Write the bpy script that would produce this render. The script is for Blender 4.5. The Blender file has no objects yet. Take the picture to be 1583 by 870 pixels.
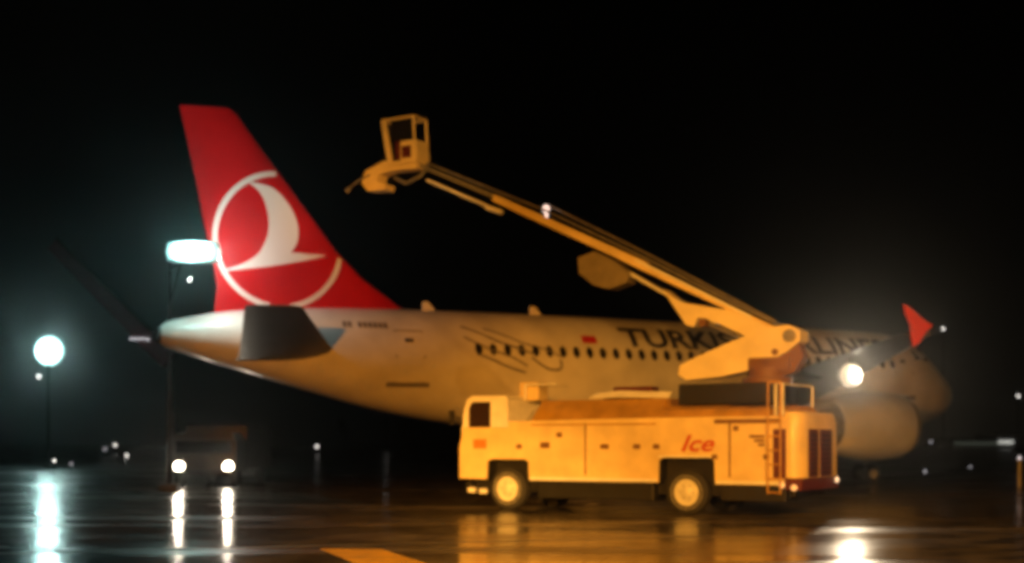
import bpy, bmesh, math, random
from math import sin, cos, pi, radians as R
from mathutils import Vector, Matrix
random.seed(7)
S = bpy.context.scene
COL = S.collection

# ------------------------------------------------------------------ camera
F, Y0, HC, CX = 2100.0, 685.0, 1.6, 791.5          # focal length / horizon in pixels of the 1583 px photograph, eye height
cam = bpy.data.cameras.new('camera')
camo = bpy.data.objects.new('camera', cam); COL.objects.link(camo)
camo.location = (0, 0, HC); camo.rotation_euler = (pi/2, 0, 0)
cam.lens = 36*F/1583; cam.sensor_width = 36
cam.shift_y = (Y0-435)/1583
cam.clip_start = .1; cam.clip_end = 6000
cam.dof.use_dof = True; cam.dof.focus_distance = 15; cam.dof.aperture_fstop = .8
S.camera = camo

# ------------------------------------------------------------------ world: the sky after dusk
w = bpy.data.worlds.new('World'); S.world = w; w.use_nodes = True
nt = w.node_tree; bg = nt.nodes['Background']
sky = nt.nodes.new('ShaderNodeTexSky'); sky.sky_type = 'NISHITA'; sky.sun_disc = False
sky.sun_elevation = R(-9); sky.sun_rotation = R(250)
nt.links.new(sky.outputs[0], bg.inputs[0]); bg.inputs[1].default_value = .05

# ------------------------------------------------------------------ render settings
S.render.engine = 'CYCLES'
S.view_settings.view_transform = 'Standard'; S.view_settings.look = 'None'
S.view_settings.exposure = 0; S.view_settings.gamma = 1
c = S.cycles
c.use_denoising = True
c.max_bounces = 6; c.diffuse_bounces = 3; c.glossy_bounces = 3; c.transmission_bounces = 3; c.volume_bounces = 0
c.sample_clamp_indirect = 3; c.sample_clamp_direct = 0
c.caustics_reflective = False; c.caustics_refractive = False
c.pixel_filter_type = 'BLACKMAN_HARRIS'; c.filter_width = 4.0

# ------------------------------------------------------------------ helpers
def mat(name, col, rough=.5, metal=0, emit=None, es=0, noise=0, nscale=3, spec=.5, coat=0, bump=0, bscale=40):
    m = bpy.data.materials.new(name); m.use_nodes = True
    t = m.node_tree; b = t.nodes['Principled BSDF']
    b.inputs['Base Color'].default_value = (*col, 1); b.inputs['Roughness'].default_value = rough
    b.inputs['Metallic'].default_value = metal; b.inputs['Specular IOR Level'].default_value = spec
    b.inputs['Coat Weight'].default_value = coat; b.inputs['Coat Roughness'].default_value = .15
    if emit:
        b.inputs['Emission Color'].default_value = (*emit, 1); b.inputs['Emission Strength'].default_value = es
    if noise or bump:
        tc = t.nodes.new('ShaderNodeTexCoord')
    if noise:
        n = t.nodes.new('ShaderNodeTexNoise'); n.inputs['Scale'].default_value = nscale; n.inputs['Detail'].default_value = 6
        t.links.new(tc.outputs['Object'], n.inputs['Vector'])
        r = t.nodes.new('ShaderNodeValToRGB')
        r.color_ramp.elements[0].position = .3; r.color_ramp.elements[1].position = .7
        r.color_ramp.elements[0].color = (*[x*(1-noise) for x in col], 1)
        r.color_ramp.elements[1].color = (*[min(1, x*(1+noise*.5)) for x in col], 1)
        t.links.new(n.outputs['Fac'], r.inputs[0]); t.links.new(r.outputs[0], b.inputs['Base Color'])
        mr = t.nodes.new('ShaderNodeMapRange'); mr.inputs[3].default_value = max(.05, rough-.12); mr.inputs[4].default_value = min(1, rough+.12)
        t.links.new(n.outputs['Fac'], mr.inputs[0]); t.links.new(mr.outputs[0], b.inputs['Roughness'])
    if bump:
        n2 = t.nodes.new('ShaderNodeTexNoise'); n2.inputs['Scale'].default_value = bscale; n2.inputs['Detail'].default_value = 4
        t.links.new(tc.outputs['Object'], n2.inputs['Vector'])
        bp = t.nodes.new('ShaderNodeBump'); bp.inputs['Strength'].default_value = bump; bp.inputs['Distance'].default_value = .02
        t.links.new(n2.outputs['Fac'], bp.inputs['Height']); t.links.new(bp.outputs[0], b.inputs['Normal'])
    return m

M = dict(
    white=mat('aircraft_white', (.70, .69, .66), .35, noise=.18, nscale=.9, coat=.3),
    grey=mat('aircraft_grey', (.36, .37, .38), .4, noise=.15, nscale=1.5),
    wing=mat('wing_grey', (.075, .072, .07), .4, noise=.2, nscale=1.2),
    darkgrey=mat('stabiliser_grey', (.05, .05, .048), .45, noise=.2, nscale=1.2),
    red=mat('tail_red', (.52, .006, .010), .45, noise=.12, nscale=.7, spec=.12, coat=.08),
    emblem=mat('emblem_white', (.74, .72, .70), .4),
    letter=mat('lettering_navy', (.02, .022, .045), .4),
    swirl=mat('swirl_grey', (.16, .15, .15), .5),
    flag=mat('flag_red', (.45, .01, .01), .5),
    glass=mat('dark_glass', (.012, .011, .012), .12),
    cabglass=mat('cab_glass', (.03, .018, .015), .15),
    yellow=mat('truck_yellow', (.78, .62, .30), .42, noise=.2, nscale=1.6, coat=.2),
    yellowd=mat('deck_yellow', (.50, .28, .04), .55, noise=.3, nscale=2.2),
    cream=mat('cream_trim', (.80, .80, .72), .5, noise=.15, nscale=3),
    armpaint=mat('arm_paint', (.82, .72, .44), .42, noise=.15, nscale=1.6, coat=.2),
    steel=mat('worn_steel', (.35, .34, .32), .4, metal=.6, noise=.3, nscale=5),
    black=mat('chassis_and_shade_black', (.006, .006, .006), .6, noise=.3, nscale=4),  # kept near black to hold the shade under the truck body
    rubber=mat('tyre_rubber', (.02, .02, .02), .8, bump=.3),
    rim=mat('wheel_rim', (.75, .74, .6), .45, noise=.2, nscale=6),
    maroon=mat('dark_red_panel', (.10, .012, .008), .5, noise=.3, nscale=4),
    redletter=mat('letter_red', (.50, .05, .01), .5),
    mark=mat('latch_brown', (.17, .08, .025), .6),
    label=mat('sticker_orange', (.55, .20, .03), .6),
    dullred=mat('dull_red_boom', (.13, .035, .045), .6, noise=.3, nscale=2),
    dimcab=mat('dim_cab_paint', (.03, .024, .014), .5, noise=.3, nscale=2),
    pole=mat('galvanised_pole', (.02, .02, .02), .8, noise=.2, nscale=3),
    concrete=mat('concrete', (.22, .21, .20), .8, noise=.2, nscale=4),
    build=mat('terminal_wall', (.10, .10, .10), .8, noise=.2, nscale=.3),
    l_cool=mat('lamp_cool', (.8, .9, .9), .4, emit=(.72, 1, .95), es=24),
    l_white=mat('lamp_white', (.9, .9, .85), .4, emit=(1, .93, .78), es=9),
    l_head=mat('headlamp', (.9, .9, .85), .4, emit=(1, .86, .66), es=30),
    l_dot=mat('far_lamp', (.8, .8, .8), .4, emit=(1, .93, .85), es=3.2),
    l_dim=mat('far_lamp_dim', (.8, .8, .8), .4, emit=(.9, .85, .9), es=.7),
    l_strip=mat('terminal_windows', (.6, .6, .55), .4, emit=(.85, 1, .75), es=.06),
    l_bright=mat('terminal_sign_light', (.6, .6, .55), .4, emit=(1, 1, .9), es=.7),
)

def halo_lamp_mat(name, c, rad, core, rim, col):
    """lamp front with its halo painted in: emission fades from centre to rim"""
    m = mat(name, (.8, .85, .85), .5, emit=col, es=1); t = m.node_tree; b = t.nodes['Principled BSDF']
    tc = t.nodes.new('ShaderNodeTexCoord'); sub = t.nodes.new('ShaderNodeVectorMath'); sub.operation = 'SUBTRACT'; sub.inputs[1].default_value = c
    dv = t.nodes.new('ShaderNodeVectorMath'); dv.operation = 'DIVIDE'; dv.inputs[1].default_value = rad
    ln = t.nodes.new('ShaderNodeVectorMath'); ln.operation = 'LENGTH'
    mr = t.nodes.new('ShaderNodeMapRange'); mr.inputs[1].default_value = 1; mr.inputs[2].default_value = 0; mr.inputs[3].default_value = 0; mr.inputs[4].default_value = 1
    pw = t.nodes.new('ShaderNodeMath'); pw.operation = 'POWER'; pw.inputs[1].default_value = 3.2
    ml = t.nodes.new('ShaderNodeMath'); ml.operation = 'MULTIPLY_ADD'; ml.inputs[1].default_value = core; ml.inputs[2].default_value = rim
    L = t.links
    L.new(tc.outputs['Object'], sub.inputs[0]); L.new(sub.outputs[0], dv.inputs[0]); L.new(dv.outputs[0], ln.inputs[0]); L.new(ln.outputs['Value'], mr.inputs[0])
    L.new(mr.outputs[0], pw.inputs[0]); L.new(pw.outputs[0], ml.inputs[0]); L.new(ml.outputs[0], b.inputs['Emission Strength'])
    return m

class MB:
    def __init__(s): s.v = []; s.f = []; s.sm = []
    def add(s, vs, fs, smooth=False):
        o = len(s.v); s.v += [tuple(v) for v in vs]
        s.f += [tuple(i+o for i in f) for f in fs]; s.sm += [smooth]*len(fs); return s
    def box(s, x0, x1, y0, y1, z0, z1, b=0):
        if b:
            bm = bmesh.new(); bmesh.ops.create_cube(bm, size=1)
            for v in bm.verts: v.co = Vector(((x0+x1)/2+v.co.x*(x1-x0), (y0+y1)/2+v.co.y*(y1-y0), (z0+z1)/2+v.co.z*(z1-z0)))
            bmesh.ops.bevel(bm, geom=bm.edges[:], offset=b, segments=2, affect='EDGES', profile=.6)
            bm.verts.index_update()
            s.add([v.co[:] for v in bm.verts], [[v.index for v in f.verts] for f in bm.faces]); bm.free(); return s
        vs = [(x, y, z) for x in (x0, x1) for y in (y0, y1) for z in (z0, z1)]
        return s.add(vs, [(0, 1, 3, 2), (4, 6, 7, 5), (0, 4, 5, 1), (2, 3, 7, 6), (0, 2, 6, 4), (1, 5, 7, 3)])
    def prism(s, poly, y0, y1):                     # poly in x,z extruded along y
        n = len(poly)
        vs = [(p[0], y0, p[1]) for p in poly]+[(p[0], y1, p[1]) for p in poly]
        fs = [tuple(range(n)), tuple(range(2*n-1, n-1, -1))]+[(i, i+n, (i+1) % n+n, (i+1) % n) for i in range(n)]
        return s.add(vs, fs)
    def tube(s, pts, r, n=8, cap=True):
        pts = [Vector(p) for p in pts]; rs = r if isinstance(r, (list, tuple)) else [r]*len(pts)
        vs = []; up = None
        for i, p in enumerate(pts):
            d = (pts[min(i+1, len(pts)-1)]-pts[max(i-1, 0)]).normalized()
            if up is None: up = Vector((0, 0, 1)) if abs(d.z) < .9 else Vector((1, 0, 0))
            a = d.cross(up).normalized(); b = d.cross(a)
            up = a.cross(d)
            for k in range(n):
                t = 2*pi*k/n; vs.append(p+(a*cos(t)+b*sin(t))*rs[i])
        fs = [(i*n+k, i*n+(k+1) % n, (i+1)*n+(k+1) % n, (i+1)*n+k) for i in range(len(pts)-1) for k in range(n)]
        if cap: fs += [tuple(range(n-1, -1, -1)), tuple((len(pts)-1)*n+k for k in range(n))]
        return s.add(vs, fs, True)
    def beam(s, a, b, wy, h, h2=None):               # box beam in the x-z plane from a to b
        (x0, y0, z0), (x1, y1, z1) = a, b
        h2 = h if h2 is None else h2
        d = math.hypot(x1-x0, z1-z0); nx, nz = -(z1-z0)/d, (x1-x0)/d
        poly = [(x0-nx*h/2, z0-nz*h/2), (x1-nx*h2/2, z1-nz*h2/2), (x1+nx*h2/2, z1+nz*h2/2), (x0+nx*h/2, z0+nz*h/2)]
        return s.prism(poly, y0-wy/2, y0+wy/2)
    def lathe(s, prof, centre, axis='x', n=32, cap=True):   # prof: (offset along axis, radius)
        vs = []
        for o, r in prof:
            for k in range(n):
                t = 2*pi*k/n; a, b = r*cos(t), r*sin(t)
                vs.append({'x': (centre[0]+o, centre[1]+a, centre[2]+b), 'y': (centre[0]+a, centre[1]+o, centre[2]+b),
                           'z': (centre[0]+a, centre[1]+b, centre[2]+o)}[axis])
        m = len(prof)
        fs = [(i*n+k, i*n+(k+1) % n, (i+1)*n+(k+1) % n, (i+1)*n+k) for i in range(m-1) for k in range(n)]
        if cap: fs += [tuple(range(n)), tuple((m-1)*n+k for k in range(n))]
        return s.add(vs, fs, True)
    def build(s, name, m, parent=None, label=None):
        me = bpy.data.meshes.new(name); me.from_pydata(s.v, [], s.f); me.validate()
        me.materials.append(M[m] if isinstance(m, str) else m)
        bm = bmesh.new(); bm.from_mesh(me)
        bmesh.ops.recalc_face_normals(bm, faces=bm.faces[:]); bm.to_mesh(me); bm.free()
        if len(me.polygons) == len(s.sm): me.polygons.foreach_set('use_smooth', s.sm)
        if any(s.sm): me.set_sharp_from_angle(angle=R(38))
        o = bpy.data.objects.new(name, me); COL.objects.link(o); o.parent = parent
        if label: o['label'] = label
        return o

def tag(o, label=None, cat=None, group=None, kind=None):
    if label: o['label'] = label
    if cat: o['category'] = cat
    if group: o['group'] = group
    if kind: o['kind'] = kind
    return o
def thing(name, label, cat, loc=(0, 0, 0), rz=0, group=None):
    o = bpy.data.objects.new(name, None); COL.objects.link(o); o.empty_display_size = .3
    o.location = loc; o.rotation_euler = (0, 0, rz)
    return tag(o, label, cat, group)
def copy_tree(o, parent=None):
    c_ = o.copy(); COL.objects.link(c_); c_.parent = parent
    for ch in [x for x in o.children]: copy_tree(ch, c_)
    return c_
def lamp(name, kind, loc, power, col, parent=None, radius=.3, aim=None, cone=60, blend=.6):
    l = bpy.data.lights.new(name, kind); l.energy = power; l.color = col; l.shadow_soft_size = radius
    o = bpy.data.objects.new(name, l); COL.objects.link(o); o.location = loc; o.parent = parent
    if kind == 'SPOT':
        l.spot_size = R(cone); l.spot_blend = blend
        o.rotation_euler = (Vector(aim)-Vector(loc)).to_track_quat('-Z', 'Y').to_euler()
    return o
def at(px, py, D): return Vector(((px-CX)/F*D, D, HC+(Y0-py)/F*D))

# ------------------------------------------------------------------ ground
def ground_mat():
    m = bpy.data.materials.new('wet_asphalt'); m.use_nodes = True; t = m.node_tree; b = t.nodes['Principled BSDF']
    tc = t.nodes.new('ShaderNodeTexCoord')
    def noise(sc, det=4, scale=(1, 1, 1)):
        mp = t.nodes.new('ShaderNodeMapping'); mp.inputs['Scale'].default_value = scale
        n = t.nodes.new('ShaderNodeTexNoise'); n.inputs['Scale'].default_value = sc; n.inputs['Detail'].default_value = det
        t.links.new(tc.outputs['Object'], mp.inputs[0]); t.links.new(mp.outputs[0], n.inputs['Vector']); return n
    big = noise(.42, 4, (.3, 1.1, 1)); fine = noise(9, 5); mid = noise(1.3, 3)
    cr = t.nodes.new('ShaderNodeValToRGB')
    cr.color_ramp.elements[0].position = .35; cr.color_ramp.elements[0].color = (.03, .029, .028, 1)
    cr.color_ramp.elements[1].position = .7; cr.color_ramp.elements[1].color = (.19, .175, .155, 1)
    t.links.new(mid.outputs['Fac'], cr.inputs[0]); t.links.new(cr.outputs[0], b.inputs['Base Color'])
    mr = t.nodes.new('ShaderNodeMapRange'); mr.inputs[1].default_value = .4; mr.inputs[2].default_value = .62
    mr.inputs[3].default_value = .13; mr.inputs[4].default_value = .30
    t.links.new(big.outputs['Fac'], mr.inputs[0]); t.links.new(mr.outputs[0], b.inputs['Roughness'])
    b.inputs['Specular IOR Level'].default_value = .35
    add = t.nodes.new('ShaderNodeMath'); add.operation = 'ADD'
    mul = t.nodes.new('ShaderNodeMath'); mul.operation = 'MULTIPLY'; mul.inputs[1].default_value = .10
    t.links.new(fine.outputs['Fac'], mul.inputs[0]); t.links.new(mul.outputs[0], add.inputs[0])
    mul2 = t.nodes.new('ShaderNodeMath'); mul2.operation = 'MULTIPLY'; mul2.inputs[1].default_value = .5
    t.links.new(mid.outputs['Fac'], mul2.inputs[0]); t.links.new(mul2.outputs[0], add.inputs[1])
    bp = t.nodes.new('ShaderNodeBump'); bp.inputs['Strength'].default_value = .35; bp.inputs['Distance'].default_value = .03
    t.links.new(add.outputs[0], bp.inputs['Height']); t.links.new(bp.outputs[0], b.inputs['Normal'])
    return m
GM = ground_mat()
g = MB(); g.add([(-1200, -60, 0), (1200, -60, 0), (1200, 1800, 0), (-1200, 1800, 0)], [(0, 1, 2, 3)])
tag(g.build('apron', GM), kind='structure')

def wet(name, col, rough=.25):
    return mat(name, col, rough, noise=.3, nscale=2.5, bump=.15, bscale=8)
def gp(px, py):                                     # a ground point of the apron
    D = HC*F/(py-Y0); return ((px-CX)/F*D, D)
def strip(name, pts, wd, m, z=.004):
    g = MB(); vs = []
    for i, p in enumerate(pts):
        q0 = Vector(pts[max(i-1, 0)]); q1 = Vector(pts[min(i+1, len(pts)-1)]); d = (q1-q0).normalized(); n = Vector((-d.y, d.x))*wd/2
        vs += [(p[0]-n.x, p[1]-n.y, z), (p[0]+n.x, p[1]+n.y, z)]
    g.add(vs, [(2*i, 2*i+1, 2*i+3, 2*i+2) for i in range(len(pts)-1)])
    return tag(g.build(name, m), kind='structure')
# the yellow taxi line entering at the bottom
g = MB(); q = [gp(*p) for p in ((492, 848), (590, 849), (700, 884), (580, 884))]
g.add([(x, y, .004) for x, y in q], [(0, 1, 2, 3)])
tag(g.build('taxi_line', mat('wet_yellow_paint', (.80, .46, .02), .8, noise=.3, nscale=2.5, spec=.1)), kind='structure')
seam = wet('joint_sealant', (.30, .28, .25), .5)
a, b_ = Vector(gp(560, 842)), Vector(gp(1583, 817)); d = b_-a
strip('pavement_joint', [tuple(a-d*2), tuple(b_+d*2)], .16, seam)
a, b_ = Vector(gp(0, 771)), Vector(gp(430, 765)); d = b_-a
strip('pavement_joint', [tuple(a-d*2), tuple(b_+d*.3)], .22, seam)

# ------------------------------------------------------------------ airliner
PX, PD, TH = 18.704, 57.465, R(27.746)              # nose position and heading
air = thing('airliner', 'white airliner with a red tail fin and circled bird emblem, parked behind the yellow truck', 'airliner', (PX, PD, 0), pi+TH)
def bk(px, py, L):                                  # photograph pixel -> (s, z) in the aircraft's own plane at lateral distance L
    t = (px-CX)/F; c_, s_ = cos(TH), sin(TH)
    s = (PX+L*s_-t*(PD-L*c_))/(c_-t*s_); D = PD-s*s_-L*c_
    return s, (Y0-py)*D/F+HC
PROF = [(.42, 3.72, 3.48, .12), (.5, 3.95, 3.22, .36), (.75, 4.22, 2.95, .62), (1.1, 4.5, 2.72, .88), (1.6, 4.82, 2.52, 1.15), (2.1, 5.2, 2.38, 1.38),
        (2.7, 5.62, 2.27, 1.58), (3.4, 5.92, 2.17, 1.76), (4.4, 6.08, 2.08, 1.90), (6, 6.13, 2.03, 1.97), (10, 6.13, 2.0, 1.975), (16, 6.13, 2.0, 1.975),
        (20.5, 6.13, 2.02, 1.975), (22.5, 6.12, 2.18, 1.95), (24.5, 6.10, 2.42, 1.86), (26.5, 6.07, 2.78, 1.68), (28.5, 6.0, 3.28, 1.42), (30.3, 5.88, 3.75, 1.12),
        (31.6, 5.72, 4.1, .88), (32.7, 5.5, 4.42, .62), (33.3, 5.34, 4.58, .42), (33.42, 5.22, 4.7, .28)]
def prof(s):
    s = max(PROF[0][0], min(PROF[-1][0], s))
    for i in range(len(PROF)-1):
        if s <= PROF[i+1][0]:
            a, b = PROF[i], PROF[i+1]; t = (s-a[0])/(b[0]-a[0])
            # Catmull-Rom through the neighbours
            p0 = PROF[max(i-1, 0)]; p3 = PROF[min(i+2, len(PROF)-1)]
            out = []
            for k in (1, 2, 3):
                da = (b[k]-p0[k])/max(1e-6, b[0]-p0[0])*(b[0]-a[0]); db = (p3[k]-a[k])/max(1e-6, p3[0]-a[0])*(b[0]-a[0])
                h = t*t*(3-2*t)
                out.append((1-h)*a[k]+h*b[k]+(t*(1-t)**2)*da-(t*t*(1-t))*db)
            return out
def skin(s, ang, off=0):                            # ang from the starboard horizontal, + up
    zt, zb, wd = prof(s); cz = (zt+zb)/2; rz = (zt-zb)/2
    return Vector((s, (wd+off)*cos(ang), cz+(rz+off)*sin(ang)))
def ang_z(s, z):
    zt, zb, wd = prof(s); cz = (zt+zb)/2; rz = (zt-zb)/2
    return math.asin(max(-.995, min(.995, (z-cz)/rz)))
def sk(s, z, off=.012): return skin(s, ang_z(s, z), off)
NS, NA = 150, 56
g = MB(); vs = []
svals = [PROF[0][0]+(PROF[-1][0]-PROF[0][0])*(i/NS)**1.0 for i in range(NS+1)]
svals = sorted(set(svals+[.45, .5, .57, .65, .72, .8]))
for s in svals:
    for k in range(NA): vs.append(skin(s, 2*pi*k/NA))
n = len(svals)
fs = [(i*NA+k, i*NA+(k+1) % NA, (i+1)*NA+(k+1) % NA, (i+1)*NA+k) for i in range(n-1) for k in range(NA)]
fs += [tuple(range(NA)), tuple((n-1)*NA+k for k in range(NA))]
g.add(vs, fs, True); fus = g.build('fuselage', 'white', air)
# belly fairing
g = MB(); vs = []
ss = [9+i*(18.8-9)/20 for i in range(21)]
for s in ss:
    t = (s-9)/9.8; k_ = max(.02, sin(pi*t))**.5
    for j in range(24):
        a = 2*pi*j/24; vs.append((s, 1.9*k_*cos(a)*1.08, 2.45+.85*k_*sin(a)))
g.add(vs, [(i*24+j, i*24+(j+1) % 24, (i+1)*24+(j+1) % 24, (i+1)*24+j) for i in range(20) for j in range(24)]+[tuple(range(24)), tuple(480+j for j in range(24))], True)
g.build('belly_fairing', 'white', air)

def patch(g, pts, off=.012, sub=1):                 # strip of skin following s,z quads: pts = list of (s,z) rings [(sL,zL),(sR,zR)...]
    g.add([sk(s, z, off) for s, z in pts], [tuple(range(len(pts)))])
def skinbox(g, s0, s1, z0, z1, off=.012, nz=6):     # curved rectangle on the side of the fuselage, with a rim thickness
    for i in range(nz):
        a, b = z0+(z1-z0)*i/nz, z0+(z1-z0)*(i+1)/nz
        g.add([sk(s0, a, off), sk(s1, a, off), sk(s1, b, off), sk(s0, b, off)], [(0, 1, 2, 3)])
def skinline(g, pts, wd, off=.012):
    P = [sk(s, z, off) for s, z in pts]
    for i in range(len(pts)-1):
        (s0, z0), (s1, z1) = pts[i], pts[i+1]
        dx, dz = s1-s0, z1-z0; L = math.hypot(dx, dz) or 1; nx, nz = -dz/L*wd/2, dx/L*wd/2
        g.add([sk(s0-nx, z0-nz, off), sk(s1-nx, z1-nz, off), sk(s1+nx, z1+nz, off), sk(s0+nx, z0+nz, off)], [(0, 1, 2, 3)])
# cabin windows (each one a part)
s = 23.35
skip = lambda s: (13.2 < s < 13.6)
while s > 5.0:
    if not skip(s):
        g = MB(); g.add([sk(s+.135*cos(t)*(1 if abs(cos(t)) < .99 else 1), 4.72+.20*sin(t), .012) for t in [2*pi*k/14 for k in range(14)]], [tuple(range(14))])
        g.build('cabin_window', 'glass', air)
    s -= .533
# doors (rear and front, starboard), their outlines, sill and window
def door(sc, z0, z1, w_=.95):
    d = MB(); skinbox(d, sc-w_/2+.05, sc+w_/2-.05, z0+.05, z1-.05, .008); o = d.build('door', 'white', air)
    f_ = MB()
    for pts in ([(sc-w_/2, z0), (sc-w_/2, (z0+z1)/2), (sc-w_/2, z1)], [(sc+w_/2, z0), (sc+w_/2, (z0+z1)/2), (sc+w_/2, z1)], [(sc-w_/2, z1), (sc+w_/2, z1)]): skinline(f_, pts, .035, .014)
    f_.build('door_outline', 'swirl', o)
    s_ = MB(); skinbox(s_, sc-.70, sc+.72, z0-.12, z0+.03, .02, 2); s_.build('door_sill', 'swirl', o)
    h_ = MB(); skinbox(h_, sc-.12, sc+.16, z0+1.32, z0+1.44, .018, 2); h_.build('door_handle', 'letter', o)
    return o
door(25.75, 3.55, 5.25)
door(4.6, 3.45, 5.3)
# over-wing exit and cargo door outlines
for (s0, s1, z0, z1) in ((13.1, 13.75, 4.2, 5.1), (20.0, 21.8, 2.55, 3.55), (7.4, 9.2, 2.6, 3.6)):
    f_ = MB(); skinline(f_, [(s0, z0), (s0, z1)], .03); skinline(f_, [(s1, z0), (s1, z1)], .03); skinline(f_, [(s0, z1), (s1, z1)], .03); skinline(f_, [(s0, z0), (s1, z0)], .03)
    f_.build('hatch_outline', 'grey', air)
# swirl pattern of thin grey curves behind the rear windows
def smooth_curve(P, n=10):
    out = []
    for i in range(len(P)-1):
        p0, p1, p2, p3 = P[max(i-1, 0)], P[i], P[i+1], P[min(i+2, len(P)-1)]
        for k in range(n):
            t = k/n
            out.append(tuple(.5*((2*p1[j])+(-p0[j]+p2[j])*t+(2*p0[j]-5*p1[j]+4*p2[j]-p3[j])*t*t+(-p0[j]+3*p1[j]-3*p2[j]+p3[j])*t**3) for j in (0, 1)))
    return out+[P[-1]]
for wd, L in ((.07, [(722, 503), (748, 514), (772, 527), (800, 537), (828, 548)]), (.06, [(755, 506), (785, 517), (812, 530), (845, 540), (868, 552)]),
              (.07, [(722, 520), (742, 531), (765, 542), (792, 552), (815, 566)]), (.08, [(738, 546), (762, 556), (788, 568), (812, 576)]),
              (.09, [(822, 552), (835, 563), (850, 571), (866, 570), (866, 556)]), (.06, [(735, 508), (760, 520), (790, 534), (820, 545)])):
    g = MB(); skinline(g, smooth_curve([bk(x, y, 1.93) for x, y in L]), wd, .011); g.build('swirl_stripe', 'swirl', air)
g = MB(); s0, z0 = bk(905, 530, 1.9); s1, z1 = bk(926, 519, 1.85); skinbox(g, s1, s0, z0, z1, .013, 4); g.build('flag', 'flag', air)
for i in range(9):
    if i != 2: g = MB(); skinbox(g, 27.9-.17*i-.12, 27.9-.17*i, 5.31, 5.50, .013, 3); g.build('registration_mark', 'swirl', air)

def text_mesh(txt, size, shear=0, bold=.0):
    cu = bpy.data.curves.new('t', 'FONT'); cu.body = txt; cu.size = size; cu.shear = shear; cu.offset = bold; cu.resolution_u = 3
    o = bpy.data.objects.new('t', cu); COL.objects.link(o)
    me = bpy.data.meshes.new_from_object(o.evaluated_get(bpy.context.evaluated_depsgraph_get()))
    bpy.data.objects.remove(o); bpy.data.curves.remove(cu)
    bm = bmesh.new(); bm.from_mesh(me); bmesh.ops.triangulate(bm, faces=bm.faces[:])
    for _ in range(2):
        bmesh.ops.subdivide_edges(bm, edges=[e for e in bm.edges if e.calc_length() > .22*size], cuts=1)
        bmesh.ops.triangulate(bm, faces=bm.faces[:])
    vs = [tuple(v.co) for v in bm.verts]; bm.verts.index_update(); fs = [tuple(v.index for v in f.verts) for f in bm.faces]
    bm.free(); bpy.data.meshes.remove(me)
    return vs, fs
# airline title, letters wrapped on the fuselage (reads towards the nose)
vs, fs = text_mesh('TURKISH AIRLINES', 1.0, 0, .03)
x0 = min(v[0] for v in vs); x1 = max(v[0] for v in vs)
g = MB(); out = []
for x, y, z in vs:
    s = 17.6-(x-x0)/(x1-x0)*12.4; zz = 5.02+y*.95
    out.append(sk(s, min(zz, 6.0), .014))
g.add(out, fs); g.build('title_lettering', 'letter', air)
# cockpit windows
for (p, q_) in (((2.05, 5.00), (2.75, 5.42)), ((2.82, 4.98), (3.35, 5.42)), ((3.42, 5.0), (3.85, 5.36))):
    g = MB(); s0, z0 = p; s1, z1 = q_
    g.add([sk(s0, z0-.05, .015), sk(s1-.03, z0-.08, .015), sk(s1-.03, z1, .015), sk(s0+.25, z1, .015)], [(0, 1, 2, 3)]); g.build('cockpit_window', 'glass', air)
# aerials on the crown
for px in (665, 830):
    s_, _ = bk(px, 480, 0); zt = prof(s_)[0]
    g = MB(); g.prism([(s_-.22, zt-.04), (s_+.30, zt-.04), (s_+.28, zt+.28), (s_+.10, zt+.30)], -.03, .03); g.build('aerial', 'emblem', air)

# fin
def aero(le, te, L, th, up):                        # section ring between leading and trailing edge points; thickness along `up`
    le, te = Vector(le), Vector(te); out = []
    N = 9
    for i in range(N): 
        t = (1-cos(pi*i/(N-1)))/2; th_ = th*(2.97*math.sqrt(max(t, 0))-1.26*t-3.516*t*t+2.843*t**3-1.036*t**4)*.5*2
        out.append(le.lerp(te, t)+Vector(up)*max(th_, 0)*.5)
    for i in range(N-2, 0, -1):
        t = (1-cos(pi*i/(N-1)))/2; th_ = th*(2.97*math.sqrt(max(t, 0))-1.26*t-3.516*t*t+2.843*t**3-1.036*t**4)
        out.append(le.lerp(te, t)-Vector(up)*max(th_, 0)*.5)
    return out
def foil(name, secs, m, parent, up):
    g = MB(); rings = [aero(a, b, 0, th, up) for a, b, th in secs]; n = len(rings[0]); vs = [v for r_ in rings for v in r_]
    fs = [(i*n+k, i*n+(k+1) % n, (i+1)*n+(k+1) % n, (i+1)*n+k) for i in range(len(rings)-1) for k in range(n)]
    fs += [tuple(range(n)), tuple((len(rings)-1)*n+k for k in range(n))]
    g.add(vs, fs, True); return g.build(name, m, parent)
def V3(p, L): return (p[0], L, p[1])
finsecs = []
LEp = [bk(365, 170, 0), bk(400, 225, 0), bk(440, 280, 0), bk(480, 335, 0), bk(520, 390, 0), bk(560, 432, 0), (25.2, 6.02)]
TEp = [bk(278, 162, 0), bk(292, 228, 0), bk(304, 284, 0), bk(315, 340, 0), bk(326, 392, 0), bk(336, 440, 0), (31.75, 5.4)]
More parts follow.
